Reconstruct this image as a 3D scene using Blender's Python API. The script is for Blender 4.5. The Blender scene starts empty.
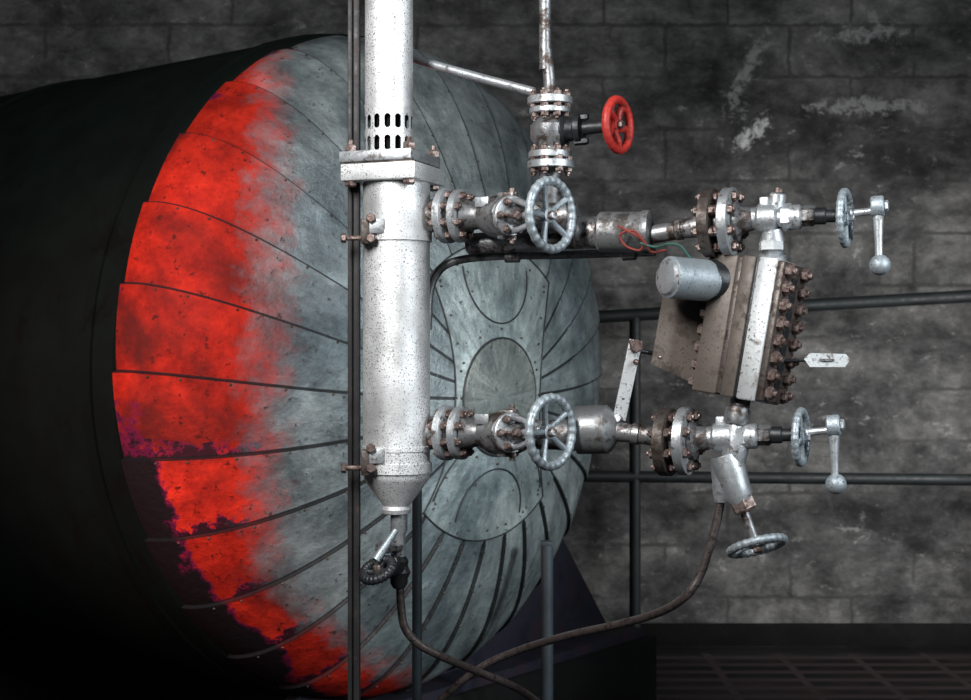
import bpy, math, random
from mathutils import Vector, Matrix
random.seed(4)
H=1.4; F=1400.0
sc=bpy.context.scene
try:
    sc.view_settings.view_transform='Standard'
except Exception: pass

def P(px,py,y=2.8): return Vector(((px-485.5)*y/F, y, H+(350-py)*y/F))
def D(px): return 2.86-(px-430)*0.0006
def Q(px,py,dy=0.0): return P(px,py,D(px)+dy)
K=0.002

# ---------------------------------------------------------------- materials
def newmat(name):
    m=bpy.data.materials.new(name); m.use_nodes=True
    nt=m.node_tree; b=nt.nodes['Principled BSDF']
    return m,nt,b
def N(nt,t,**kw):
    n=nt.nodes.new(t)
    for k,v in kw.items(): setattr(n,k,v)
    return n
def noise(nt,co,scale,detail=8,rough=.6,dist=0):
    n=N(nt,'ShaderNodeTexNoise'); n.inputs['Scale'].default_value=scale
    n.inputs['Detail'].default_value=detail; n.inputs['Roughness'].default_value=rough
    n.inputs['Distortion'].default_value=dist
    nt.links.new(co,n.inputs['Vector']); return n.outputs['Fac']
def ramp(nt,fac,a,b,ca=(0,0,0,1),cb=(1,1,1,1)):
    r=N(nt,'ShaderNodeValToRGB'); e=r.color_ramp.elements
    e[0].position=a; e[0].color=ca; e[1].position=b; e[1].color=cb
    nt.links.new(fac,r.inputs['Fac']); return r.outputs['Color']
def mix(nt,f,a,b,mode='MIX'):
    m=N(nt,'ShaderNodeMix',data_type='RGBA',blend_type=mode)
    for s,v in ((m.inputs[0],f),(m.inputs[6],a),(m.inputs[7],b)):
        if isinstance(v,(int,float)): s.default_value=v
        elif isinstance(v,tuple): s.default_value=v if len(v)==4 else (*v,1)
        else: nt.links.new(v,s)
    return m.outputs[2]
def math_(nt,op,a,b=None,c=None):
    m=N(nt,'ShaderNodeMath',operation=op)
    for i,v in enumerate((a,b,c)):
        if v is None: continue
        if isinstance(v,(int,float)): m.inputs[i].default_value=v
        else: nt.links.new(v,m.inputs[i])
    return m.outputs[0]
def objco(nt): return N(nt,'ShaderNodeTexCoord').outputs['Object']
def bump(nt,b,h,st=.3,dist=.002):
    bp=N(nt,'ShaderNodeBump'); bp.inputs['Strength'].default_value=st; bp.inputs['Distance'].default_value=dist
    nt.links.new(h,bp.inputs['Height']); nt.links.new(bp.outputs[0],b.inputs['Normal'])

def chip(name,paint,rust,dark=(.02,.02,.022),thr=.55,scale=25,speck=.62,metal=.3,rough=.45,speckscale=160,bs=.5,spec=.5,soft=.05):
    m,nt,b=newmat(name); co=objco(nt)
    n1=noise(nt,co,scale,10,.7,.3); n2=noise(nt,co,speckscale,4,.7); n3=noise(nt,co,6,3,.5)
    var=ramp(nt,n3,.3,.7,(.6,.6,.6,1),(1.15,1.15,1.15,1))
    c=mix(nt,1.0,paint,var,'MULTIPLY')
    c=mix(nt,ramp(nt,n1,thr,thr+.10),c,rust)
    sp=math_(nt,'ADD',n2,math_(nt,'MULTIPLY',math_(nt,'SUBTRACT',n3,.5),.18))
    c=mix(nt,ramp(nt,sp,speck,speck+soft),c,dark)
    nt.links.new(c,b.inputs['Base Color'])
    b.inputs['Metallic'].default_value=metal
    b.inputs['Specular IOR Level'].default_value=spec
    nt.links.new(ramp(nt,n1,.3,.7,(rough,)*3+(1,),(min(1,rough+.35),)*3+(1,)),b.inputs['Roughness'])
    bump(nt,b,mix(nt,.35,n1,n2),bs,.003)
    return m
M={}
M['silver']=chip('silver_flaking_paint',(.95,.96,.97),(.38,.375,.37),dark=(.06,.06,.06),thr=.66,scale=14,speck=.565,metal=.6,rough=.31,speckscale=330)
M['white']=chip('white_chipped_paint',(.62,.64,.65),(.13,.10,.085),thr=.56,scale=40,speck=.60,metal=.35,rough=.33)
M['blue']=chip('grey_wheel_paint',(.40,.455,.49),(.11,.105,.10),thr=.58,scale=60,speck=.60,metal=.5,rough=.28,speckscale=260)
M['steel']=chip('worn_steel',(.33,.335,.345),(.075,.055,.047),thr=.48,scale=30,speck=.60,metal=.7,rough=.24,speckscale=240,soft=.09)
M['lsteel']=chip('bright_steel',(.58,.61,.635),(.12,.10,.088),thr=.54,scale=36,speck=.61,metal=.7,rough=.24,speckscale=240,soft=.08)
M['dark']=chip('dark_oiled_steel',(.035,.038,.042),(.045,.028,.023),thr=.58,scale=40,speck=.6,metal=.5,rough=.22)
M['rust']=chip('rusty_steel',(.12,.10,.09),(.042,.026,.02),thr=.48,scale=50,speck=.59,metal=.5,rough=.3)
M['tube']=chip('rusty_tube',(.12,.10,.095),(.045,.03,.028),thr=.5,scale=50,speck=.6,metal=.6,rough=.26)
M['postm']=chip('blackened_post',(.030,.028,.029),(.07,.042,.034),thr=.57,scale=30,speck=.6,metal=.3,rough=.4)
M['bolt']=chip('rusty_bolt',(.29,.22,.20),(.085,.05,.042),thr=.48,scale=90,speck=.63,metal=.65,rough=.24)
M['brown']=chip('brown_plate',(.135,.110,.095),(.06,.045,.037),thr=.52,scale=18,speck=.6,metal=.3,rough=.36,speckscale=240,soft=.09)
M['red']=chip('red_wheel_paint',(.60,.035,.025),(.10,.03,.025),thr=.55,scale=60,speck=.60,metal=.05,rough=.35)
M['pipe']=chip('grey_pipe_paint',(.25,.255,.26),(.07,.06,.055),thr=.50,scale=18,speck=.60,metal=.6,rough=.26,speckscale=240,soft=.09)
M['purple']=chip('dark_primer',(.018,.018,.032),(.025,.012,.022),thr=.5,scale=10,speck=.66,metal=.2,rough=.5)
M['rail']=chip('railing_paint',(.016,.021,.023),(.012,.012,.012),thr=.6,scale=20,speck=.66,metal=.2,rough=.4)
M['post']=chip('blue_dark_post',(.040,.056,.068),(.03,.03,.03),thr=.6,scale=20,speck=.66,metal=.2,rough=.45)
M['black']=chip('black_void',(.006,.006,.006),(.005,.005,.005),metal=0,rough=.8,spec=.2)
M['cred']=chip('red_cable',(.24,.04,.03),(.1,.03,.02),thr=.6)
M['cgreen']=chip('green_cable',(.04,.12,.10),(.03,.05,.04),thr=.6)

# ---------------------------------------------------------------- builder
class G:
    def __init__(s,name): s.name=name; s.p={}
    def add(s,part,mat,vf,smooth=True):
        v,f=vf
        key=part if (part not in s.p or s.p[part][0]==mat) else part+'_'+mat
        if key not in s.p: s.p[key]=[mat,[],[]]
        e=s.p[key]; o=len(e[1]); e[1].extend(v); e[2].extend([tuple(i+o for i in q) for q in f])
        return s
    def done(s):
        allv=[v for e in s.p.values() for v in e[1]]
        c=Vector([(min(v[i] for v in allv)+max(v[i] for v in allv))/2 for i in range(3)])
        emp=bpy.data.objects.new(s.name,None); emp.empty_display_size=.05
        sc.collection.objects.link(emp); emp.location=c
        for k,(mat,v,f) in s.p.items():
            me=bpy.data.meshes.new(k); me.from_pydata([tuple(Vector(a)-c) for a in v],[],f)
            me.validate(); me.update()
            me.polygons.foreach_set('use_smooth',[True]*len(me.polygons))
            me.set_sharp_from_angle(angle=math.radians(35))
            me.materials.append(M[mat])
            ob=bpy.data.objects.new(k,me); sc.collection.objects.link(ob); ob.parent=emp
        return emp

def frame(ax,up=None):
    z=Vector(ax).normalized()
    u=Vector(up) if up is not None else (Vector((0,0,1)) if abs(z.z)<.9 else Vector((0,1,0)))
    x=(u-z*u.dot(z)).normalized(); y=z.cross(x)
    return x,y,z
def lathe(o,ax,prof,seg=32,cap=True,phase=0,up=None):
    x,y,z=frame(ax,up); v=[];f=[]
    for d,r in prof:
        for i in range(seg):
            a=2*math.pi*(i+phase)/seg
            v.append(o+z*d+(x*math.cos(a)+y*math.sin(a))*r)
    n=len(prof)
    for j in range(n-1):
        for i in range(seg):
            a=j*seg+i;b=j*seg+(i+1)%seg
            f.append((a,b,b+seg,a+seg))
    if cap:
        f.append(tuple(reversed(range(seg)))); f.append(tuple((n-1)*seg+i for i in range(seg)))
    return v,f
def rod(p0,p1,prof,seg=32,phase=0):
    L=(p1-p0).length
    return lathe(p0,p1-p0,[(t*L,r*K) for t,r in prof],seg,True,phase)
def cyl(p0,p1,r,seg=28,ch=.12):
    L=(p1-p0).length; c=min(r*K*ch,L*.2)
    return lathe(p0,p1-p0,[(0,r*K-c),(c,r*K),(L-c,r*K),(L,r*K-c)],seg)
def hexn(p0,ax,r,h):
    ax=Vector(ax).normalized()
    return lathe(p0,ax,[(0,r*K),(h*K*.8,r*K),(h*K,r*K*.82)],6)
def box(c,X,Y,Z,dx,dy,dz,ch=.0015):
    import bmesh
    bm=bmesh.new(); bmesh.ops.create_cube(bm,size=1)
    for q in bm.verts: q.co=Vector((q.co.x*dx,q.co.y*dy,q.co.z*dz))
    if ch>0: bmesh.ops.bevel(bm,geom=list(bm.edges),offset=ch,segments=2,affect='EDGES',profile=.5)
    bm.verts.ensure_lookup_table(); bm.verts.index_update()
    X=Vector(X).normalized();Y=Vector(Y).normalized();Z=Vector(Z).normalized()
    v=[c+X*q.co.x+Y*q.co.y+Z*q.co.z for q in bm.verts]
    f=[tuple(w.index for w in p.verts) for p in bm.faces]
    bm.free(); return v,f
def smoothpts(pts,n=8):
    out=[]
    P_=[pts[0]]+list(pts)+[pts[-1]]
    for i in range(1,len(P_)-2):
        a,b,c,d=P_[i-1:i+3]
        for k in range(n):
            t=k/n
            out.append(.5*((2*b)+(c-a)*t+(2*a-5*b+4*c-d)*t*t+(-a+3*b-3*c+d)*t**3))
    out.append(pts[-1]); return out
def tube(pts,r,seg=14,n=8,sm=True):
    if sm: pts=smoothpts(pts,n)
    v=[];f=[]; T=[]
    for i in range(len(pts)):
        a=pts[max(0,i-1)];b=pts[min(len(pts)-1,i+1)]
        T.append((b-a).normalized())
    x,y,z=frame(T[0])
    for i,p in enumerate(pts):
        x=(x-T[i]*x.dot(T[i])).normalized(); y=T[i].cross(x)
        for k in range(seg):
            a=2*math.pi*k/seg; v.append(p+(x*math.cos(a)+y*math.sin(a))*r)
    for j in range(len(pts)-1):
        for i in range(seg):
            a=j*seg+i;b=j*seg+(i+1)%seg
            f.append((a,b,b+seg,a+seg))
    f.append(tuple(reversed(range(seg)))); f.append(tuple((len(pts)-1)*seg+i for i in range(seg)))
    return v,f
def ring(c,ax,R,r,seg=72,ts=12,wob=0,nw=0):
    x,y,z=frame(ax); v=[];f=[]
    for i in range(seg):
        a=2*math.pi*i/seg; rr=r*(1+wob*math.cos(nw*a))
        d=x*math.cos(a)+y*math.sin(a)
        for k in range(ts):
            b=2*math.pi*k/ts
            v.append(c+d*(R+rr*math.cos(b))+z*rr*math.sin(b))
    for i in range(seg):
        for k in range(ts):
            a=i*ts+k;b=i*ts+(k+1)%ts;c2=((i+1)%seg)*ts
            f.append((a,c2+k,c2+(k+1)%ts,b))
    return v,f
def sph(c,r,seg=20,rings=12,ax=(0,0,1),sc_=(1,1)):
    pr=[]
    for i in range(rings+1):
        a=math.pi*i/rings
        pr.append((-math.cos(a)*r*sc_[1],max(math.sin(a)*r*sc_[0],1e-4)))
    return lathe(c,ax,pr,seg)
def flange(g,part,mat,c,ax,r,th,nb=8,bmat='bolt',br=4.2):
    ax=Vector(ax).normalized(); h=th*K/2
    g.add(part,mat,lathe(c-ax*h,ax,[(0,r*K*.96),(.0015,r*K),(2*h-.0015,r*K),(2*h,r*K*.96)],40))
    x,y,z=frame(ax)
    for i in range(nb):
        a=2*math.pi*(i+.5)/nb; q=c+(x*math.cos(a)+y*math.sin(a))*r*K*.78
        g.add(part+'_bolts',bmat,hexn(q+ax*h,ax,br,4.5)); g.add(part+'_bolts',bmat,hexn(q-ax*h,-ax,br,4.5))
        g.add(part+'_bolts',bmat,cyl(q-ax*(h+.013),q+ax*(h+.013),br*.5,8))
def wheel(g,c,ax,R,mat='blue',rim=5,ns=5,hub=9,dish=8,curved=False,ph=.3,nut='bolt'):
    ax=Vector(ax).normalized(); x,y,z=frame(ax)
    g.add('handwheel',mat,ring(c,ax,(R-rim)*K,rim*K,120,12,.08 if not curved else .02,24 if rim>3 else 0))
    hc=c-ax*dish*K
    g.add('handwheel',mat,lathe(hc-ax*hub*.5*K,ax,[(0,hub*K*.9),(.002,hub*K),(hub*.9*K,hub*K*.85),(hub*K,hub*K*.6)],24))
    for i in range(ns):
        a=2*math.pi*i/ns+ph
        pts=[]
        for k in range(6):
            t=k/5; rr=(hub*.6+(R-rim-hub*.6)*t)*K; aa=a+(.55*math.sin(t*math.pi*.9) if curved else 0)
            pts.append(hc+(x*math.cos(aa)+y*math.sin(aa))*rr+ax*dish*K*t**1.5)
        g.add('handwheel',mat,tube(pts,rim*(.85 if curved else .68)*K,10,3))
    g.add('wheel_nut',nut,hexn(hc+ax*hub*.5*K,ax,hub*.55,5))

# ---------------------------------------------------------------- TANK
th=math.radians(52); cs,sn=math.cos(th),math.sin(th)
TC=Vector((-.320,4.3,H-.052)); R=.992; HD=.460
TX=Vector((cs,sn,0)); TY=Vector((0,0,1)); TZ=Vector((sn,-cs,0))
TM=Matrix.Translation(TC)@Matrix((TX,TY,TZ)).transposed().to_4x4()
NG=28; SH=.085
tank=bpy.data.objects.new('pressure_tank',None); sc.collection.objects.link(tank); tank.matrix_world=TM
def tpart(name,v,f,mat,sharp=30):
    me=bpy.data.meshes.new(name); me.from_pydata([tuple(a) for a in v],[],f); me.validate(); me.update()
    me.polygons.foreach_set('use_smooth',[True]*len(me.polygons)); me.set_sharp_from_angle(angle=math.radians(sharp))
    me.materials.append(mat); ob=bpy.data.objects.new(name,me); sc.collection.objects.link(ob); ob.parent=tank
    return ob
def dome(u,v,off=0.0):
    r2=min(u*u+v*v,.99999)
    v=v-SH*(1-r2)
    r2=min(u*u+v*v,.99999); w=math.sqrt(1-r2)
    n=Vector((u/R,v/R,w/HD)).normalized()
    return Vector((u*R,v*R,w*HD))+n*off
v=[];f=[]
fr=[0,.012,.1,.22,.34,.46,.58,.70,.82,.94]
ang=[(g+q)/NG*2*math.pi for g in range(NG) for q in fr]
taus=[.01,.1,.165,.17,.25,.33,.41,.43]+[.43+(1.5707-.43)*k/30 for k in range(1,31)]
for t in taus:
    r=math.sin(t) if t>.43 else t
    for i,a in enumerate(ang):
        q=fr[i%len(fr)]
        if r>.43: off=.010*(1-q) if q>0 else 0.0
        elif r<=.166: off=.012
        else: off=.006
        v.append(dome(r*math.cos(a),r*math.sin(a),off))
n=len(ang)
for j in range(len(taus)-1):
    for i in range(n):
        f.append((j*n+i,(j+1)*n+i,(j+1)*n+(i+1)%n,j*n+(i+1)%n))
f.append(tuple(range(n)))
dm,nt,b=newmat('dome_cladding'); co=objco(nt)
sep=N(nt,'ShaderNodeSeparateXYZ'); nt.links.new(co,sep.inputs[0]); X,Y,Z=sep.outputs
U=math_(nt,'DIVIDE',X,R);V0=math_(nt,'DIVIDE',Y,R);W=math_(nt,'DIVIDE',Z,HD)
V=V0
for _ in range(3):
    r2=math_(nt,'ADD',math_(nt,'MULTIPLY',U,U),math_(nt,'MULTIPLY',V,V))
    V=math_(nt,'ADD',V0,math_(nt,'MULTIPLY',math_(nt,'MAXIMUM',math_(nt,'SUBTRACT',1.0,r2),0),SH))
A=math_(nt,'ARCTAN2',V,U)
A=math_(nt,'ADD',math_(nt,'DIVIDE',A,2*math.pi),1.0)
AG=math_(nt,'MULTIPLY',A,NG); gi=math_(nt,'FLOOR',AG); gf=math_(nt,'FRACT',AG)
rr=math_(nt,'SQRT',math_(nt,'ADD',math_(nt,'MULTIPLY',U,U),math_(nt,'MULTIPLY',V,V)))
wn=N(nt,'ShaderNodeTexWhiteNoise',noise_dimensions='1D'); nt.links.new(gi,wn.inputs['W'])
n1=noise(nt,co,5,10,.7,.4); n2=noise(nt,co,40,8,.7); n3=noise(nt,co,1.6,3,.5); n9=noise(nt,co,14,9,.75)
cmb=N(nt,'ShaderNodeCombineXYZ'); nt.links.new(AG,cmb.inputs[0]); nt.links.new(math_(nt,'MULTIPLY',rr,2.2),cmb.inputs[1])
n4=noise(nt,cmb.outputs[0],2.2,8,.7)
base=ramp(nt,n1,.34,.66,(.14,.172,.182,1),(.49,.54,.545,1))
base=mix(nt,1.0,base,ramp(nt,n4,.3,.7,(.55,.55,.56,1),(1.25,1.25,1.22,1)),'MULTIPLY')
base=mix(nt,1.0,base,ramp(nt,n9,.35,.65,(.75,.75,.75,1),(1.12,1.12,1.12,1)),'MULTIPLY')
base=mix(nt,1.0,base,ramp(nt,n3,.35,.6,(.65,.72,.76,1),(1.1,1.1,1.1,1)),'MULTIPLY')
# centre plate: hourglass between two arcs
wid=math_(nt,'ADD',.20,math_(nt,'MULTIPLY',math_(nt,'MULTIPLY',V,V),.75))
inside=math_(nt,'MULTIPLY',math_(nt,'LESS_THAN',rr,.43),math_(nt,'LESS_THAN',math_(nt,'ABSOLUTE',U),wid))
outer=math_(nt,'SUBTRACT',1.0,inside)
gvar=mix(nt,outer,(1.25,1.24,1.22),ramp(nt,wn.outputs[0],0,1,(.74,.76,.78,1),(1.15,1.15,1.15,1)))
base=mix(nt,1.0,base,gvar,'MULTIPLY')
base=mix(nt,ramp(nt,n2,.60,.66),base,(.05,.055,.058))
base=mix(nt,math_(nt,'LESS_THAN',rr,.17),base,mix(nt,1.0,base,(.70,.66,.62),'MULTIPLY'))
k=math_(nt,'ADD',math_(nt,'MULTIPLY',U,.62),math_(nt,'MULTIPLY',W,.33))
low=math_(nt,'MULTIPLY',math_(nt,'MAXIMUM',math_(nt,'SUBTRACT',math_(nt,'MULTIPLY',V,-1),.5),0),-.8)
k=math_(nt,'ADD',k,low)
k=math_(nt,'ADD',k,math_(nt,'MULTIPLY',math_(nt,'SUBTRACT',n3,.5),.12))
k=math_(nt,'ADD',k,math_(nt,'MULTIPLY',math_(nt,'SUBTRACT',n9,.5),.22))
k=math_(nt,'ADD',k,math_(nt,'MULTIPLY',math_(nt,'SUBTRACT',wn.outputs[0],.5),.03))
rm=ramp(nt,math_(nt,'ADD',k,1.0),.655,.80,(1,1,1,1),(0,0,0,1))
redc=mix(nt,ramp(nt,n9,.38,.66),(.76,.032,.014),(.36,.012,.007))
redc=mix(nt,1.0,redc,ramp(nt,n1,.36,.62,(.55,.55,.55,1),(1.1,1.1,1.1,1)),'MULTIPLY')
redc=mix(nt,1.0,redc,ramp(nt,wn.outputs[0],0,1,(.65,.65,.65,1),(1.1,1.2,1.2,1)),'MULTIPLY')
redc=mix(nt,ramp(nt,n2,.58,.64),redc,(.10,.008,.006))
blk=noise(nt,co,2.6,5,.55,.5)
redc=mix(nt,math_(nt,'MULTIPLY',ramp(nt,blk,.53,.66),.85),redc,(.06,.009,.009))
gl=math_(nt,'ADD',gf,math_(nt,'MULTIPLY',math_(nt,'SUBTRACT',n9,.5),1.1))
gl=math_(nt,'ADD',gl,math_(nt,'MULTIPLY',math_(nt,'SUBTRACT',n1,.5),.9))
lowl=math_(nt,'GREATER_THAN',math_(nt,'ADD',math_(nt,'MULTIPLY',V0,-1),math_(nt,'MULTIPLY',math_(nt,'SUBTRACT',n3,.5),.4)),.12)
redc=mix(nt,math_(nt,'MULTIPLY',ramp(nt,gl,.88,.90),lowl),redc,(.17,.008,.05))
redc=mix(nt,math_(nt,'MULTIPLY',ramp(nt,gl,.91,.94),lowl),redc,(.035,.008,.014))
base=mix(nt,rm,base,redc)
rb=math_(nt,'ADD',rr,math_(nt,'MULTIPLY',math_(nt,'SUBTRACT',noise(nt,co,4,9,.72),.5),.20))
rb=math_(nt,'ADD',rb,math_(nt,'MULTIPLY',math_(nt,'MAXIMUM',math_(nt,'MULTIPLY',U,V0),0),.13))
edge=ramp(nt,math_(nt,'SUBTRACT',rb,.5),.520,.526)
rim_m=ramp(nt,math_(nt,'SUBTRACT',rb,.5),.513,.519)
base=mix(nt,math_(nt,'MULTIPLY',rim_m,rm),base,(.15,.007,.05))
base=mix(nt,edge,base,(.012,.008,.010))
wS=math_(nt,'DIVIDE',.024,math_(nt,'MAXIMUM',rr,.2))
seam=math_(nt,'MAXIMUM',math_(nt,'LESS_THAN',gf,wS),math_(nt,'GREATER_THAN',gf,math_(nt,'SUBTRACT',1.0,math_(nt,'MULTIPLY',wS,.7))))
seam=math_(nt,'MULTIPLY',seam,outer)
base=mix(nt,math_(nt,'MULTIPLY',seam,.9),base,(.010,.010,.012))
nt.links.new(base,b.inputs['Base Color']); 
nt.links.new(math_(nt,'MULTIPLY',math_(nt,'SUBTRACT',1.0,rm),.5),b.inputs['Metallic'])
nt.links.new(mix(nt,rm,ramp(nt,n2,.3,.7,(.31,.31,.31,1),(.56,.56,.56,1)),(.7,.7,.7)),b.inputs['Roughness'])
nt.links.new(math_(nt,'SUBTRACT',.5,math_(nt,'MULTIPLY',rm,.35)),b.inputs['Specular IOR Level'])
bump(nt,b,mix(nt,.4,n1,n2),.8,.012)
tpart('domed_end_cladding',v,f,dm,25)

bodym=chip('dark_tank_shell',(.0030,.0058,.0050),(.0025,.003,.003),dark=(.002,.002,.002),thr=.55,scale=5,speck=.70,metal=.0,rough=.7,spec=.10)
ZA=Vector((0,0,1)); L=2.5
vv,ff=lathe(Vector((0,0,-L)),ZA,[(-.35,.3),(-.25,.7),(0,R+.018),(L-.02,R+.018),(L+.0,R+.010),(L+.02,R-.03)],96,True)
tpart('shell',vv,ff,bodym)
vv=[];ff=[]
for zz in (-.08,-1.2):
    a,b2=lathe(Vector((0,0,zz-.03)),ZA,[(0,R+.018),(0,R+.026),(.04,R+.026),(.04,R+.018)],96,False); o=len(vv); vv+=a; ff+=[tuple(i+o for i in q) for q in b2]
tpart('shell_bands',vv,ff,bodym)
def dpl(pts,off=.010): return [dome(u_,v_,off) for u_,v_ in pts]
vv=[];ff=[]
def addt(pts,r=.0024,off=.008):
    global vv,ff
    a,b2=tube(dpl(pts,off),r,6,1,False); o=len(vv); vv+=a; ff+=[tuple(i+o for i in q) for q in b2]
def arc(cu,cv,r,a0,a1,n=40): return [(cu+r*math.cos(math.radians(a0+(a1-a0)*i/n)),cv+r*math.sin(math.radians(a0+(a1-a0)*i/n))) for i in range(n+1)]
addt(arc(0,0,.17,0,360),.003,.010); addt(arc(0,0,.43,49,131)); addt(arc(0,0,.43,229,311))
addt(arc(0,.36,.15,180,360)); addt(arc(0,-.36,.15,0,180))
addt(arc(0,-.36,.26,15,165))
for s in (-1,1):
    addt([(s*(.20+.75*(t*t)),t) for t in [-.325+.65*i/24 for i in range(25)]])
seamm=chip('seam_grime',(.03,.032,.035),(.02,.02,.02))
tpart('cap_seams',vv,ff,seamm)
vv=[];ff=[]
def riv(p,r=.004):
    global vv,ff
    a,b2=sph(p,r,8,4); o=len(vv); vv+=a; ff+=[tuple(i+o for i in q) for q in b2]
for g_ in range(NG):
    a=(g_+.05)/NG*2*math.pi
    for r in [.47,.60,.72,.84,.93,.975]:
        riv(dome(r*math.cos(a),r*math.sin(a),.009))
for s in (-1,1):
    for i in range(9):
        t=-.30+.6*i/8; riv(dome(s*(.175+.75*t*t),t,.007))
    for i in range(7):
        a=math.radians(52+76*i/6)*s; riv(dome(.40*math.cos(a),.40*math.sin(a),.007))
for i in range(12):
    a=2*math.pi*i/12; riv(dome(.195*math.cos(a),.195*math.sin(a),.008))
tpart('rivets',vv,ff,M['rust'])
zb=-(TC.z-.32)
def prism(poly,z0,z1):
    n=len(poly); return [Vector((a,b_,z0)) for a,b_ in poly]+[Vector((a,b_,z1)) for a,b_ in poly],[tuple(reversed(range(n))),tuple(range(n,2*n))]+[(i,(i+1)%n,n+(i+1)%n,n+i) for i in range(n)]
arcp=[((R+.01)*math.cos(math.radians(a)),(R+.01)*math.sin(math.radians(a))) for a in range(-110,-29,5)]
poly=[(-.5,zb),(1.3,zb)]+list(reversed([( x_,y_) for x_,y_ in arcp]))
for nm,z0 in (('saddle_front',.0),('saddle_rear',-1.9)):
    a,b2=prism(poly,z0-.04,z0+.0); tpart(nm,a,b2,M['purple'])
a,b2=prism([(-.6,zb),(-.6,zb+.03),(1.34,zb+.03),(1.34,zb)],-.3,.12); tpart('saddle_foot',a,b2,M['purple'])
vv=[];ff=[]
for zc in (0.0,-1.9):
    a,b2=prism([(-1.0,-TC.z),(1.36,-TC.z),(1.36,zb),(-1.0,zb)],zc-.32,zc+.16); o=len(vv); vv+=a; ff+=[tuple(i+o for i in q) for q in b2]
tpart('skid',vv,ff,M['black'])

# ---------------------------------------------------------------- standpipe column
uz=Vector((0,0,1))
g=G('standpipe_column'); y=2.86
def C(px,py): return P(px,py,y)
cx=396.5
def L2(px,pts):
    pts=sorted(pts,key=lambda q:-q[0]); b0=C(px,pts[0][0])
    return lathe(b0,(0,0,1),[((pts[0][0]-py)*y/F,r*y/F) for py,r in pts],48)
g.add('main_barrel','silver',L2(cx,[(183,33.5),(445,33.5),(446,34.5),(450,34.5),(451,33.5),(476,33.5),(480,32),(507,12),(512,10.5)]))
g.add('weld_collar','silver',L2(cx,[(506,13.5),(509,15),(513,14),(514,10)]))
g.add('drain_nozzle','lsteel',L2(399,[(512,8.5),(530,8.5),(534,6.5),(562,6.5)]))
yaw=math.radians(-20); ux=Vector((math.cos(yaw),math.sin(yaw),0)); uy=Vector((-math.sin(yaw),math.cos(yaw),0))
g.add('lower_flange','silver',box(C(cx-3,175.5),ux,uy,uz,.162,.162,.034,.003))
g.add('upper_flange','lsteel',box(C(cx-6,160),ux,uy,uz,.158,.158,.022,.003))
g.add('gasket','rust',box(C(cx-4,167),ux,uy,uz,.150,.150,.006,.001))
for sx in (-1,1):
    for sy in (-1,1):
        q=C(cx-4,160)+ux*sx*.064+uy*sy*.064
        g.add('flange_bolts','bolt',cyl(q-uz*.06,q+uz*.035,2.6,10)); g.add('flange_bolts','bolt',hexn(q+uz*.011,(0,0,1),6.5,7)); g.add('flange_bolts','bolt',hexn(q-uz*.045,(0,0,-1),6.5,7))
c0=C(389,157); rr_=24*y/F; NS=14
v=[];f=[]
cuts=[0,.10,.22,.78,.90]
rows=[(157,0),(153,1),(151,2),(140,2),(138,1),(133,0),(131,1),(129,2),(119,2),(117,1),(110,0)]
for py_,kind in rows:
    zz=C(389,py_).z
    for s in range(NS):
        for q in cuts:
            qq=q
            if kind==1 and q in(.22,.78): qq=.40 if q<.5 else .60
            a=2*math.pi*(s+qq)/NS; v.append(Vector((c0.x+rr_*math.cos(a),y+rr_*math.sin(a),zz)))
nn=NS*5
for j in range(len(rows)-1):
    a_,b_=rows[j][1],rows[j+1][1]
    for i in range(nn):
        seg=i%5
        if seg==2 and min(a_,b_)>=1: continue
        f.append((j*nn+i,j*nn+(i+1)%nn,(j+1)*nn+(i+1)%nn,(j+1)*nn+i))
g.add('perforated_cage','silver',(v,f))
g.add('cage_dark_backing','black',lathe(C(389,158),(0,0,1),[(0,.036),(.1,.036)],24))  # black inner cylinder, puts the shade behind the slots into colour
g.add('upper_pipe','silver',lathe(C(389,111),(0,0,1),[(0,rr_),(.01,rr_+.001),(.02,rr_),(3.2-C(389,111).z,rr_)],40))
g.add('cage_base','steel',lathe(C(389,160),(0,0,1),[(0,rr_+.012),(.008,rr_+.012),(.012,rr_)],40))
for py_ in (230,460):
    g.add('clamp_lug','lsteel',box(P(376,py_-4,2.795),(1,0,0),(0,1,0),uz,.034,.012,.03,.002))
    g.add('clamp_lug','rust',box(P(366,py_+2,2.81),(1,0,0),(0,1,0),uz,.016,.05,.05,.002))
    g.add('clamp_bolt','bolt',hexn(P(371,py_-12,2.79),(0,-1,0),5,5)); g.add('clamp_bolt','bolt',hexn(P(371,py_+8,2.79),(0,-1,0),5,5))
    g.add('clamp_bolt','bolt',cyl(P(342,py_+8,2.80),P(372,py_+8,2.80),2.6,10)); g.add('clamp_bolt','bolt',hexn(P(346,py_+8,2.80),(-1,0,0),5,5))
    g.add('clamp_band','silver',lathe(C(cx,py_+12),(0,0,1),[(0,34*y/F),(0,35.5*y/F),(.02,35.5*y/F),(.02,34*y/F)],48,False))
g.done()

g=G('mounting_post')
g.add('angle_bar','postm',box(Vector((P(357,350,2.86).x,2.86,1.6)),(1,0,0),(0,1,0),uz,.012,.03,3.2,.002))
g.add('angle_bar','postm',box(Vector((P(351,350,2.87).x,2.875,1.6)),(1,0,0),(0,1,0),uz,.010,.05,3.2,.002))
g.done()

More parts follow.
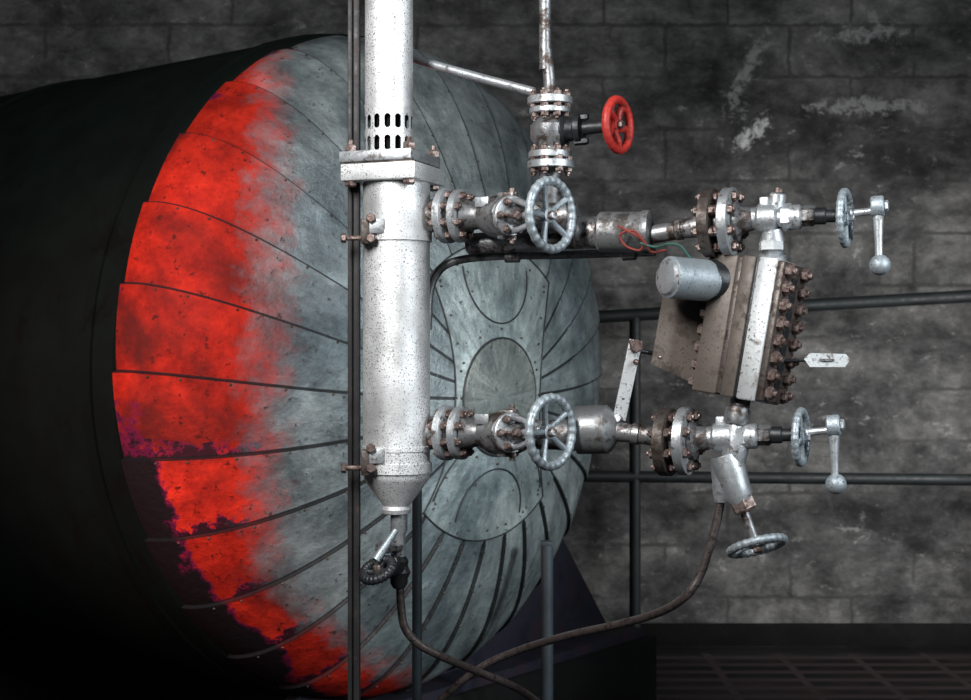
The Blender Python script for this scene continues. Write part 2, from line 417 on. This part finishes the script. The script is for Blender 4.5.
g=G('drain_valve')
g.add('body','dark',rod(P(399,556,2.86),P(399,588,2.86),[(0,7),(.15,10),(.3,9),(.5,12),(.7,9),(.85,9),(1,6)]))
g.add('bonnet','dark',rod(P(399,570,2.86),P(376,560,2.78),[(0,9),(.3,9),(.4,12),(.55,12),(.6,5),(1,4)]))
wheel(g,P(378,570,2.77),(-.35,-.45,.85),20,'dark',4.8,4,7,3)
g.add('packing_nut','blue',hexn(P(386,556,2.82),(-.2,-.2,1),6,14)); g.add('lever','blue',rod(P(396,530,2.80),P(376,560,2.78),[(0,3),(1,4.5)]))
g.add('side_plug','steel',rod(P(399,548,2.85),P(380,548,2.80),[(0,5),(.6,5),(.62,7),(1,7)],6))
g.done()
g=G('drain_tube')
g.add('tube','tube',tube([P(400,586,2.86),P(401,605,2.86),P(405,628,2.86),P(420,645,2.87),P(445,658,2.9),P(478,672,2.98),P(520,690,3.1),P(560,720,3.3)],.0085))
g.done()

# ---------------------------------------------------------------- globe valves
AX=Vector((math.cos(.45),-math.sin(.45),0))
WX=Vector((math.sin(math.radians(49)),-math.cos(math.radians(49)),0))
def globe(y0,name='globe_valve'):
    g=G(name)
    def q(px,py,dy=0): return Q(px,y0+py,dy)
    g.add('inlet_nipple','steel',rod(q(424,0),q(448,0),[(0,17),(.6,17),(1,22)]))
    flange(g,'inlet_flange','lsteel',q(447,0),AX,28,8,8)
    flange(g,'mating_flange','lsteel',q(461,0),AX,27,8,8)
    g.add('body','steel',rod(q(464,0),q(575,2),[(0,19),(.06,15),(.14,13),(.24,20),(.36,23),(.48,21),(.58,15),(.8,15),(1,16)]))
    bc=q(497,0); st=q(551,-1,-.125)
    ax=(st-bc).normalized()
    Lw=(st-bc).length
    g.add('bonnet','steel',lathe(bc,ax,[(0,.034),(.035,.036),(.042,.028),(.052,.026)],32))
    flange(g,'bonnet_flange','lsteel',bc+ax*.05,ax,20,6,6,'bolt',4)
    g.add('stem','lsteel',cyl(bc+ax*.05,st+ax*.012,3.5,14))
    g.add('gland','steel',lathe(bc+ax*.055,ax,[(0,.018),(.02,.016),(.022,.011),(.04,.011)],20))
    x,yy,z=frame(ax)
    for s in (-1,1):
        g.add('yoke','lsteel',tube([bc+ax*.055+x*s*.030,bc+ax*.085+x*s*.026,bc+ax*(Lw*.72)+x*s*.012,bc+ax*(Lw*.8)],.0065,10))
        g.add('gland_bolts','bolt',cyl(bc+ax*.05+yy*s*.016,bc+ax*.1+yy*s*.016,2.2,8)); g.add('gland_bolts','bolt',hexn(bc+ax*.09+yy*s*.016,ax,4.5,5))
    g.add('yoke_nut','steel',lathe(bc+ax*Lw*.74,ax,[(0,.013),(.018,.013),(.022,.009)],16))
    for s in (-1,1):
        g.add('body_lugs','steel',box(q(508,s*20,-.01),AX,AX.cross(uz),uz,.036,.03,.014,.003))
        g.add('body_lugs','bolt',cyl(q(512,s*28,-.015),q(512,s*10,-.015),3,10)); g.add('body_lugs','bolt',hexn(q(512,s*24,-.015),(0,0,s),5,6))
    g.add('tag','lsteel',box(q(482,-14,-.03),AX,AX.cross(uz),uz,.03,.006,.02,.001))
    wheel(g,st,WX,37,'blue',4.4,5,8.5,5)
    g.done()
globe(216,'globe_valve'); globe(433,'globe_valve')

g=G('upper_connecting_pipe')
g.add('pipe','steel',cyl(Q(576,232,.02),Q(606,233,.02),16))
g.add('pipe','steel',cyl(Q(468,244,.07),Q(600,237,.05),11))
g.add('union','pipe',rod(Q(598,232,.01),Q(652,232,.01),[(0,17),(.05,20),(.8,20),(.84,21.5),(.96,21.5),(1,12)],40))
g.add('thin_pipe','steel',rod(Q(650,235,.01),Q(702,226),[(0,9),(.5,9),(.52,10),(.62,10),(.64,9),(1,11)]))
g.add('wire_coil','cred',tube([Q(618,226,-.045),Q(628,231,-.055),Q(642,240,-.05),Q(640,250,-.045),Q(626,246,-.045),Q(620,235,-.05),Q(634,231,-.055),Q(646,244,-.05),Q(652,252,-.04),Q(666,250,-.03)],.0024,8))
g.add('signal_wire','cgreen',tube([Q(640,243,-.05),Q(655,247,-.05),Q(668,244,-.06),Q(680,246,-.06),Q(690,258,-.05)],.0024,8))
g.done()
g=G('bypass_pipe')
g.add('pipe','pipe',tube([P(428,330,2.95),P(430,292,2.95),P(440,270,2.95),P(460,260,2.94),P(500,256,2.91),P(560,255,2.88),P(655,252,2.80)],.0085,16))
g.add('clip','steel',cyl(P(622,254,2.82),P(636,253,2.81),7))
g.add('clip','steel',cyl(P(505,256,2.905),P(520,256,2.90),7))
g.done()
g=G('lower_connecting_pipe')
g.add('union','pipe',rod(Q(576,430,.0),Q(618,429,.0),[(0,19),(.05,24),(.75,24),(.85,20),(.97,12),(1,10)],40))
g.add('thin_pipe','steel',rod(Q(612,431),Q(662,437),[(0,10),(.4,9),(.42,10.5),(.55,10.5),(.57,9),(1,10)]))
g.done()

# ---------------------------------------------------------------- gauge cocks
def cock(y0,xo,name):
    g=G(name)
    def q(px,py,dy=0): return Q(px+xo,y0+py,dy)
    flange(g,'pipe_flange','rust' ,q(708,1),AX,33,11,8,'bolt',4.8)
    flange(g,'cock_flange','lsteel',q(727,0),AX,33,10,8,'bolt',5)
    g.add('hub','steel',rod(q(712,0),q(750,-3),[(0,18),(.4,20),(.6,20),(.72,13),(1,11)]))
    g.add('body','lsteel',rod(q(745,-3),q(800,-5),[(0,11),(.15,11),(.2,14),(.5,14),(.55,9),(.7,9),(.72,12),(.95,12),(1,8)],28))
    g.add('body_nut','lsteel',hexn(q(780,-5),AX,13,9)); g.add('gland_nut','steel',hexn(q(800,-6),AX,10,12))
    g.add('plug','lsteel',cyl(q(771,-4),q(775,-28),8)); g.add('plug','steel',hexn(q(774,-20),(0,0,1),8.5,9)); g.add('plug','bolt',cyl(q(775,-28),q(776,-34),4.5))
    g.add('lug','lsteel',box(q(762,-17),AX,AX.cross(uz),uz,.018,.02,.03,.003))
    g.add('spindle','dark',rod(q(812,-6),q(842,-6),[(0,8),(.35,8),(.4,6),(.7,6),(.72,9),(1,9)],20))
    wheel(g,q(842,-4),AX,28,'blue' ,3.6,4,8,0,nut='lsteel')
    g.add('handle_bar','lsteel',rod(q(842,-8),q(880,-12),[(0,5),(.15,5),(.2,3.5),(.8,3.5),(.85,5),(1,5)],16))
    g.add('crank_boss','blue',cyl(q(868,-15,.0),q(881,-16,.0),10)); g.add('crank_boss','lsteel',hexn(q(881,-16),AX,5.5,4))
    g.add('crank_arm','lsteel',rod(q(875,-12),q(876,36),[(0,5.5),(.3,4.5),(.7,3.6),(1,3.6)],14))
    g.add('crank_ball','blue',sph(q(877,43),.0195))
    g.done()
cock(222,3,'gauge_cock'); cock(441,-41,'gauge_cock')
g=G('gauge_drain_valve')
g.add('tee','lsteel',rod(Q(736,424),Q(734,462),[(0,9),(.3,12),(.7,13),(1,11)]))
g.add('branch','lsteel',rod(Q(725,455),Q(741,503),[(0,15),(.3,16),(.7,14),(.85,14),(1,10)],28))
g.add('branch','lsteel',rod(Q(722,462),Q(721,502),[(0,11),(.5,9),(.8,8),(1,6)],28))
g.add('packing','bolt',hexn(Q(741,500),Q(751,522)-Q(741,500),12,12))
g.add('stem','steel',cyl(Q(743,508),Q(757,546),4.5))
wheel(g,Q(757,546),(.22,-.40,-1),30,'blue',4,5,9,3)
g.done()
g=G('gauge_drain_tube')
g.add('tube','tube',tube([Q(721,498),Q(716,525),Q(708,552),Q(700,575),Q(686,596),Q(660,612,.05),Q(620,624,.12),Q(570,635,.2),Q(520,650,.28),Q(480,668,.3),Q(440,700,.3)],.0085))
g.done()

# ---------------------------------------------------------------- level gauge block
g=G('level_gauge')
psi=math.radians(53); tilt=math.radians(9.5)
Nn=Vector((math.sin(psi),-math.cos(psi),0)); Wd=Vector((math.cos(psi),math.sin(psi),0)); Ug=uz.copy()
Rt=Matrix.Rotation(tilt,3,Vector((0,1,0)))
Nn=Rt@Nn;Wd=Rt@Wd;Ug=Rt@Ug
B=P(757,330,2.68)
def gb(n,w,u): return B+Nn*n+Wd*w+Ug*u
g.add('back_body','brown',box(gb(-.062,0,0),Nn,Wd,Ug,.052,.115,.268,.004))
g.add('gasket','rust',box(gb(-.032,0,0),Nn,Wd,Ug,.010,.108,.262,.001))
g.add('body','brown',box(gb(-.013,0,0),Nn,Wd,Ug,.028,.114,.270,.004))
g.add('joint','dark',box(gb(.003,0,0),Nn,Wd,Ug,.006,.106,.266,.001))
g.add('cover','white',box(gb(.026,0,0),Nn,Wd,Ug,.040,.112,.272,.005))
g.add('cover_face','rust',box(gb(.052,0,0),Nn,Wd,Ug,.014,.106,.264,.003))
g.add('sight_glass','dark',box(gb(.0595,.0,0),Nn,Wd,Ug,.004,.022,.21,.001))
for i in range(8):
    for s in (-1,1):
        c_=gb(.058,s*.034,-.116+i*.0332)
        g.add('cover_bolts','bolt',hexn(c_,Nn,6.6,7)); g.add('cover_bolts','bolt',cyl(c_,c_+Nn*.021,3.2,10))
        c2=gb(-.087,s*.045,-.116+i*.0332); g.add('cover_bolts','bolt',hexn(c2,-Nn,6,6))
pl=[(664,288),(724,297),(706,389),(651,364)]
a=[P(px,py,2.74) for px,py in pl]+[P(px,py,2.80) for px,py in pl]
g.add('bracket_plate','brown',(a,[(3,2,1,0),(4,5,6,7),(0,1,5,4),(1,2,6,5),(2,3,7,6),(3,0,4,7)]))
g.add('bracket_rivets','bolt',sph(P(660,357,2.74),.004)); g.add('bracket_rivets','bolt',sph(P(700,377,2.74),.004))
g.add('canister','blue',rod(P(667,277,2.64),P(722,282,2.70),[(0,17),(.03,20),(.7,20),(.72,18.5),(.95,18.5),(1,16)],36))
g.add('canister_cap','lsteel',rod(P(664,276.8,2.637),P(668,277.2,2.641),[(0,12),(.3,16),(1,18)],36))
g.add('canister_base','dark',rod(P(708,280,2.69),P(722,282,2.70),[(0,20.5),(1,20.5)],36))
g.add('top_neck','lsteel',rod(gb(.01,0,.130),P(772,228,2.655),[(0,13),(.25,13),(.3,10),(.6,10),(.65,12),(1,9)],24))
g.add('top_neck','white',hexn(P(771,250,2.655),(0,0,1),12,9))
g.add('bottom_neck','steel',rod(gb(-.01,0,-.13),P(735,426,2.67),[(0,10),(.4,10),(.45,12),(.8,12),(1,9)],24))
g.done()
g=G('identification_tag')
pts=[(804,359),(810,353),(846,354),(850,360),(845,367),(810,367)]
a=[P(px,py,2.64) for px,py in pts]+[P(px,py,2.643) for px,py in pts]
g.add('plate','white',(a,[tuple(reversed(range(6))),tuple(range(6,12))]+[(i,(i+1)%6,6+(i+1)%6,6+i) for i in range(6)]))
g.add('wire','dark',cyl(P(770,361,2.66),P(812,360,2.646),1.6,8)); g.add('slot','steel',cyl(P(820,360,2.637),P(834,360,2.637),1.2,6))
g.done()
g=G('flat_lever')
p0=P(636,340,2.74);p1=P(619,420,2.76)
dz=(p0-p1).normalized(); dx=Vector((1,0,0)); dx=(dx-dz*dx.dot(dz)).normalized()
g.add('bar','white',box((p0+p1)/2,dx,dx.cross(dz),dz,.026,.007,(p0-p1).length,.002))
g.add('pivot','bolt',hexn(P(636,346,2.735),(0,-1,0),7,7)); g.add('pivot','bolt',cyl(P(630,340,2.73),P(636,352,2.73),2.4)); g.add('pivot','bolt',sph(P(636,362,2.735),.006))
g.add('link','dark',cyl(P(636,350,2.745),P(656,354,2.76),2.2)); g.add('foot','steel',cyl(P(616,418,2.74),P(624,422,2.80),4.5))
g.done()

# ---------------------------------------------------------------- overhead valve with red wheel
g=G('gate_valve')
def c(px,py,dy=0): return P(px,py,2.86+dy)
g.add('riser_pipe','steel',tube([Vector((c(545,0).x,2.86,3.2)),c(545,20),c(546,50),c(549,75),c(550,96)],.0125,18))
flange(g,'top_flange','lsteel',c(550,101),(0,0,1),23,8,8); flange(g,'bonnet_flange','lsteel',c(550,111),(0,0,1),21,6,8)
g.add('body','steel',rod(c(550,108),c(550,158),[(0,14),(.2,13),(.35,20),(.6,20),(.8,13),(1,15)]))
flange(g,'bottom_flange','lsteel',c(550,155),(0,0,1),22,7,8); flange(g,'lower_flange','lsteel',c(551,165),(0,0,1),24,8,8)
g.add('outlet','steel',rod(c(550,165),c(550,216,.02),[(0,12),(.3,11),(1,11)]))
bx=(c(618,125,-.05)-c(556,131)).normalized()
g.add('bonnet','dark',lathe(c(556,131),bx,[(0,.034),(.02,.034),(.026,.024),(.04,.024),(.044,.03),(.056,.03),(.06,.014),(.12,.012)],24))
g.add('bonnet_bolts','dark',hexn(c(575,118,-.02),bx,4,14)); g.add('bonnet_bolts','dark',hexn(c(575,142,-.02),bx,4,14))
wheel(g,c(618,125,-.05),(.83,-.55,0.0),29.5,'red',4.4,5,8,3,True)
g.done()
g=G('feed_pipe')
g.add('pipe','lsteel',tube([Vector((c(389,0,.16).x,3.02,3.2)),P(387,-60,3.02),P(388,20,3.02),P(395,48,3.01),P(415,59,2.98),P(470,75,2.92),P(534,92,2.86)],.0095,14))
g.done()

# ---------------------------------------------------------------- railing
g=G('guard_rail')
yr=6.4
g.add('top_rail','rail',tube([P(560,319,yr),P(1100,289,yr)],.029,16,1,False))
g.add('mid_rail','rail',tube([P(560,476,yr),P(1100,481,yr)],.027,16,1,False))
for px in (635,1040):
    xx=P(px,0,yr).x
    g.add('posts','rail',tube([Vector((xx,yr,0)),P(px,316,yr)],.026,16,1,False))
g.add('toe_board','black',box(Vector((1.9,yr,.10)),(1,0,0),(0,1,0),uz,3.0,.02,.10,.003))
g.done()
for px,py0,yy in ((417,478,3.25),(547,545,4.1)):
    g=G('pipe_support_leg'); xx=P(px,0,yy).x
    g.add('leg','post',tube([Vector((xx,yy,0)),P(px,py0,yy)],.0115 if px<500 else .018,16,1,False))
    g.add('base_plate','post',box(Vector((xx,yy,.006)),(1,0,0),(0,1,0),uz,.1,.1,.012,.002))
    g.add('head','post',box(P(px,py0-2,yy),(1,0,0),(0,1,0),uz,.035,.035,.012,.002))
    g.done()

# ---------------------------------------------------------------- room
def slab(name,c_,d,mat):
    v,f=box(Vector((0,0,0)),(1,0,0),(0,1,0),(0,0,1),*d,0)
    me=bpy.data.meshes.new(name); me.from_pydata([tuple(a) for a in v],[],f); me.materials.append(mat)
    ob=bpy.data.objects.new(name,me); sc.collection.objects.link(ob); ob.location=c_; return ob
wm,nt,b=newmat('stained_concrete'); co=objco(nt)
mp=N(nt,'ShaderNodeMapping'); mp.inputs['Scale'].default_value=(1,1,1.5); nt.links.new(co,mp.inputs[0])
n1=noise(nt,mp.outputs[0],1.3,12,.68,.3); n2=noise(nt,co,9,8,.7); n3=noise(nt,co,.7,3,.5); n5=noise(nt,mp.outputs[0],4.5,12,.75,.2)
n6=noise(nt,mp.outputs[0],11,12,.8,.1); n7=noise(nt,co,22,10,.75,.5)
sep=N(nt,'ShaderNodeSeparateXYZ'); nt.links.new(co,sep.inputs[0])
cc=ramp(nt,n1,.38,.64,(.042,.042,.044,1),(.20,.198,.194,1))
cc=mix(nt,1.0,cc,ramp(nt,n2,.3,.7,(.65,.65,.65,1),(1.3,1.3,1.3,1)),'MULTIPLY')
cc=mix(nt,1.0,cc,ramp(nt,n5,.38,.62,(.45,.45,.45,1),(1.4,1.4,1.4,1)),'MULTIPLY')
cc=mix(nt,ramp(nt,n6,.57,.69),cc,(.28,.278,.27))
cc=mix(nt,math_(nt,'MULTIPLY',ramp(nt,n5,.61,.65),.75),cc,(.36,.36,.35))
cmb=N(nt,'ShaderNodeCombineXYZ'); nt.links.new(math_(nt,'ADD',sep.outputs[0],math_(nt,'MULTIPLY',n2,.06)),cmb.inputs[0]); nt.links.new(math_(nt,'ADD',sep.outputs[2],math_(nt,'MULTIPLY',n2,.05)),cmb.inputs[1])
bk=N(nt,'ShaderNodeTexBrick'); nt.links.new(cmb.outputs[0],bk.inputs['Vector']); bk.inputs['Scale'].default_value=1.0
bk.inputs['Brick Width'].default_value=.62; bk.inputs['Row Height'].default_value=.26; bk.inputs['Mortar Size'].default_value=.013; bk.inputs['Mortar Smooth'].default_value=.6
cc=mix(nt,math_(nt,'MULTIPLY',bk.outputs['Fac'],math_(nt,'MULTIPLY',ramp(nt,n1,.42,.55),.6)),cc,(.03,.03,.03))
def patch(x0,z0,rx,rz,slant):
    dx=math_(nt,'SUBTRACT',sep.outputs[0],x0); dz=math_(nt,'SUBTRACT',sep.outputs[2],z0)
    dx=math_(nt,'SUBTRACT',dx,math_(nt,'MULTIPLY',dz,slant))
    e=math_(nt,'ADD',math_(nt,'POWER',math_(nt,'DIVIDE',dx,rx),2.0),math_(nt,'POWER',math_(nt,'DIVIDE',dz,rz),2.0))
    e=math_(nt,'ADD',e,math_(nt,'MULTIPLY',math_(nt,'SUBTRACT',n7,.47),7.0))
    return ramp(nt,e,.1,1.0,(1,1,1,1),(0,0,0,1))
for (x0,z0,rx,rz,sl,br) in ((1.30,2.78-1.75,.05,.24,.5,.50),(1.33,2.48-1.75,.07,.11,.8,1.2),(1.9,2.62-1.75,.35,.05,.8,.50),(1.9,2.98-1.75,.22,.05,.6,.50)):
    cc=mix(nt,patch(x0,z0,rx,rz,sl),cc,(br*.7,br*.7,br*.7))
nt.links.new(cc,b.inputs['Base Color']); b.inputs['Roughness'].default_value=.8; b.inputs['Specular IOR Level'].default_value=.3
bump(nt,b,mix(nt,.5,n1,n5),.7,.03)
slab('wall_back',(0,7.1,1.75),(9,.2,3.5),wm)
slab('wall_left',(-4.5,3.5,1.75),(.2,7.4,3.5),wm)
slab('ceiling',(0,5.2,3.25),(9,4.6,.1),wm)
fm,nt,b=newmat('floor_steel'); co=objco(nt)
sep=N(nt,'ShaderNodeSeparateXYZ'); nt.links.new(co,sep.inputs[0])
n1=noise(nt,co,3,8,.6)
st=math_(nt,'LESS_THAN',math_(nt,'FRACT',math_(nt,'MULTIPLY',sep.outputs[1],7)),.4)
st2=math_(nt,'LESS_THAN',math_(nt,'FRACT',math_(nt,'MULTIPLY',sep.outputs[0],3)),.1)
cc=mix(nt,math_(nt,'MAXIMUM',st,st2),(.004,.003,.003),(.034,.025,.027)); cc=mix(nt,ramp(nt,n1,.45,.7),cc,(.02,.014,.015))
nt.links.new(cc,b.inputs['Base Color']); b.inputs['Roughness'].default_value=.55; b.inputs['Specular IOR Level'].default_value=.3
slab('floor',(0,3.2,-.05),(9,8,.1),fm)

# ---------------------------------------------------------------- lights
def look(o,t): o.rotation_euler=(Vector(t)-o.location).to_track_quat('-Z','Y').to_euler()
def area(name,loc,tgt,size,p,col=(1,1,1)):
    l=bpy.data.lights.new(name,'AREA'); l.shape='RECTANGLE'; l.size=size[0]; l.size_y=size[1]; l.energy=p; l.color=col
    o=bpy.data.objects.new(name,l); sc.collection.objects.link(o); o.location=loc; look(o,tgt); return o
def spot(name,loc,tgt,ang_,p,col,blend=.7,r=.1):
    l=bpy.data.lights.new(name,'SPOT'); l.spot_size=math.radians(ang_); l.spot_blend=blend; l.energy=p; l.color=col; l.shadow_soft_size=r
    o=bpy.data.objects.new(name,l); sc.collection.objects.link(o); o.location=loc; look(o,tgt); return o
area('key_lamp',(-.8,1.0,2.7),(.1,2.9,1.4),(.28,1.0),78,(1,.99,.97))
area('cool_fill_lamp',(1.9,1.2,2.2),(.35,3.0,1.35),(.3,1.2),44,(.88,.95,1))
spot('dome_fill_light',(2.1,1.9,1.7),(.05,4.05,1.05),36,300,(.90,.98,1),1,.2)  # added light out of view, brightens the dome
spot('red_boost_light',(-2.4,1.2,1.6),(-.84,3.62,1.30),32,230,(1,.52,.44),.8,.15)  # added reddish light, boosts the red on the tank's left flank
spot('wall_fill_light',(2.7,4.5,1.5),(1.75,7,.75),90,235,(1,.98,.96),1,.4)  # added light out of view, lifts the lower right of the back wall
w=bpy.data.worlds.new('World'); sc.world=w; w.use_nodes=True
w.node_tree.nodes['Background'].inputs[0].default_value=(.7,.85,1,1); w.node_tree.nodes['Background'].inputs[1].default_value=.04

cam=bpy.data.cameras.new('camera'); co_=bpy.data.objects.new('camera',cam); sc.collection.objects.link(co_)
cam.sensor_width=36; cam.lens=F*36/971; co_.location=(0,0,H); co_.rotation_euler=(math.pi/2,0,0)
cam.dof.use_dof=True; cam.dof.focus_distance=2.75; cam.dof.aperture_fstop=8
sc.camera=co_
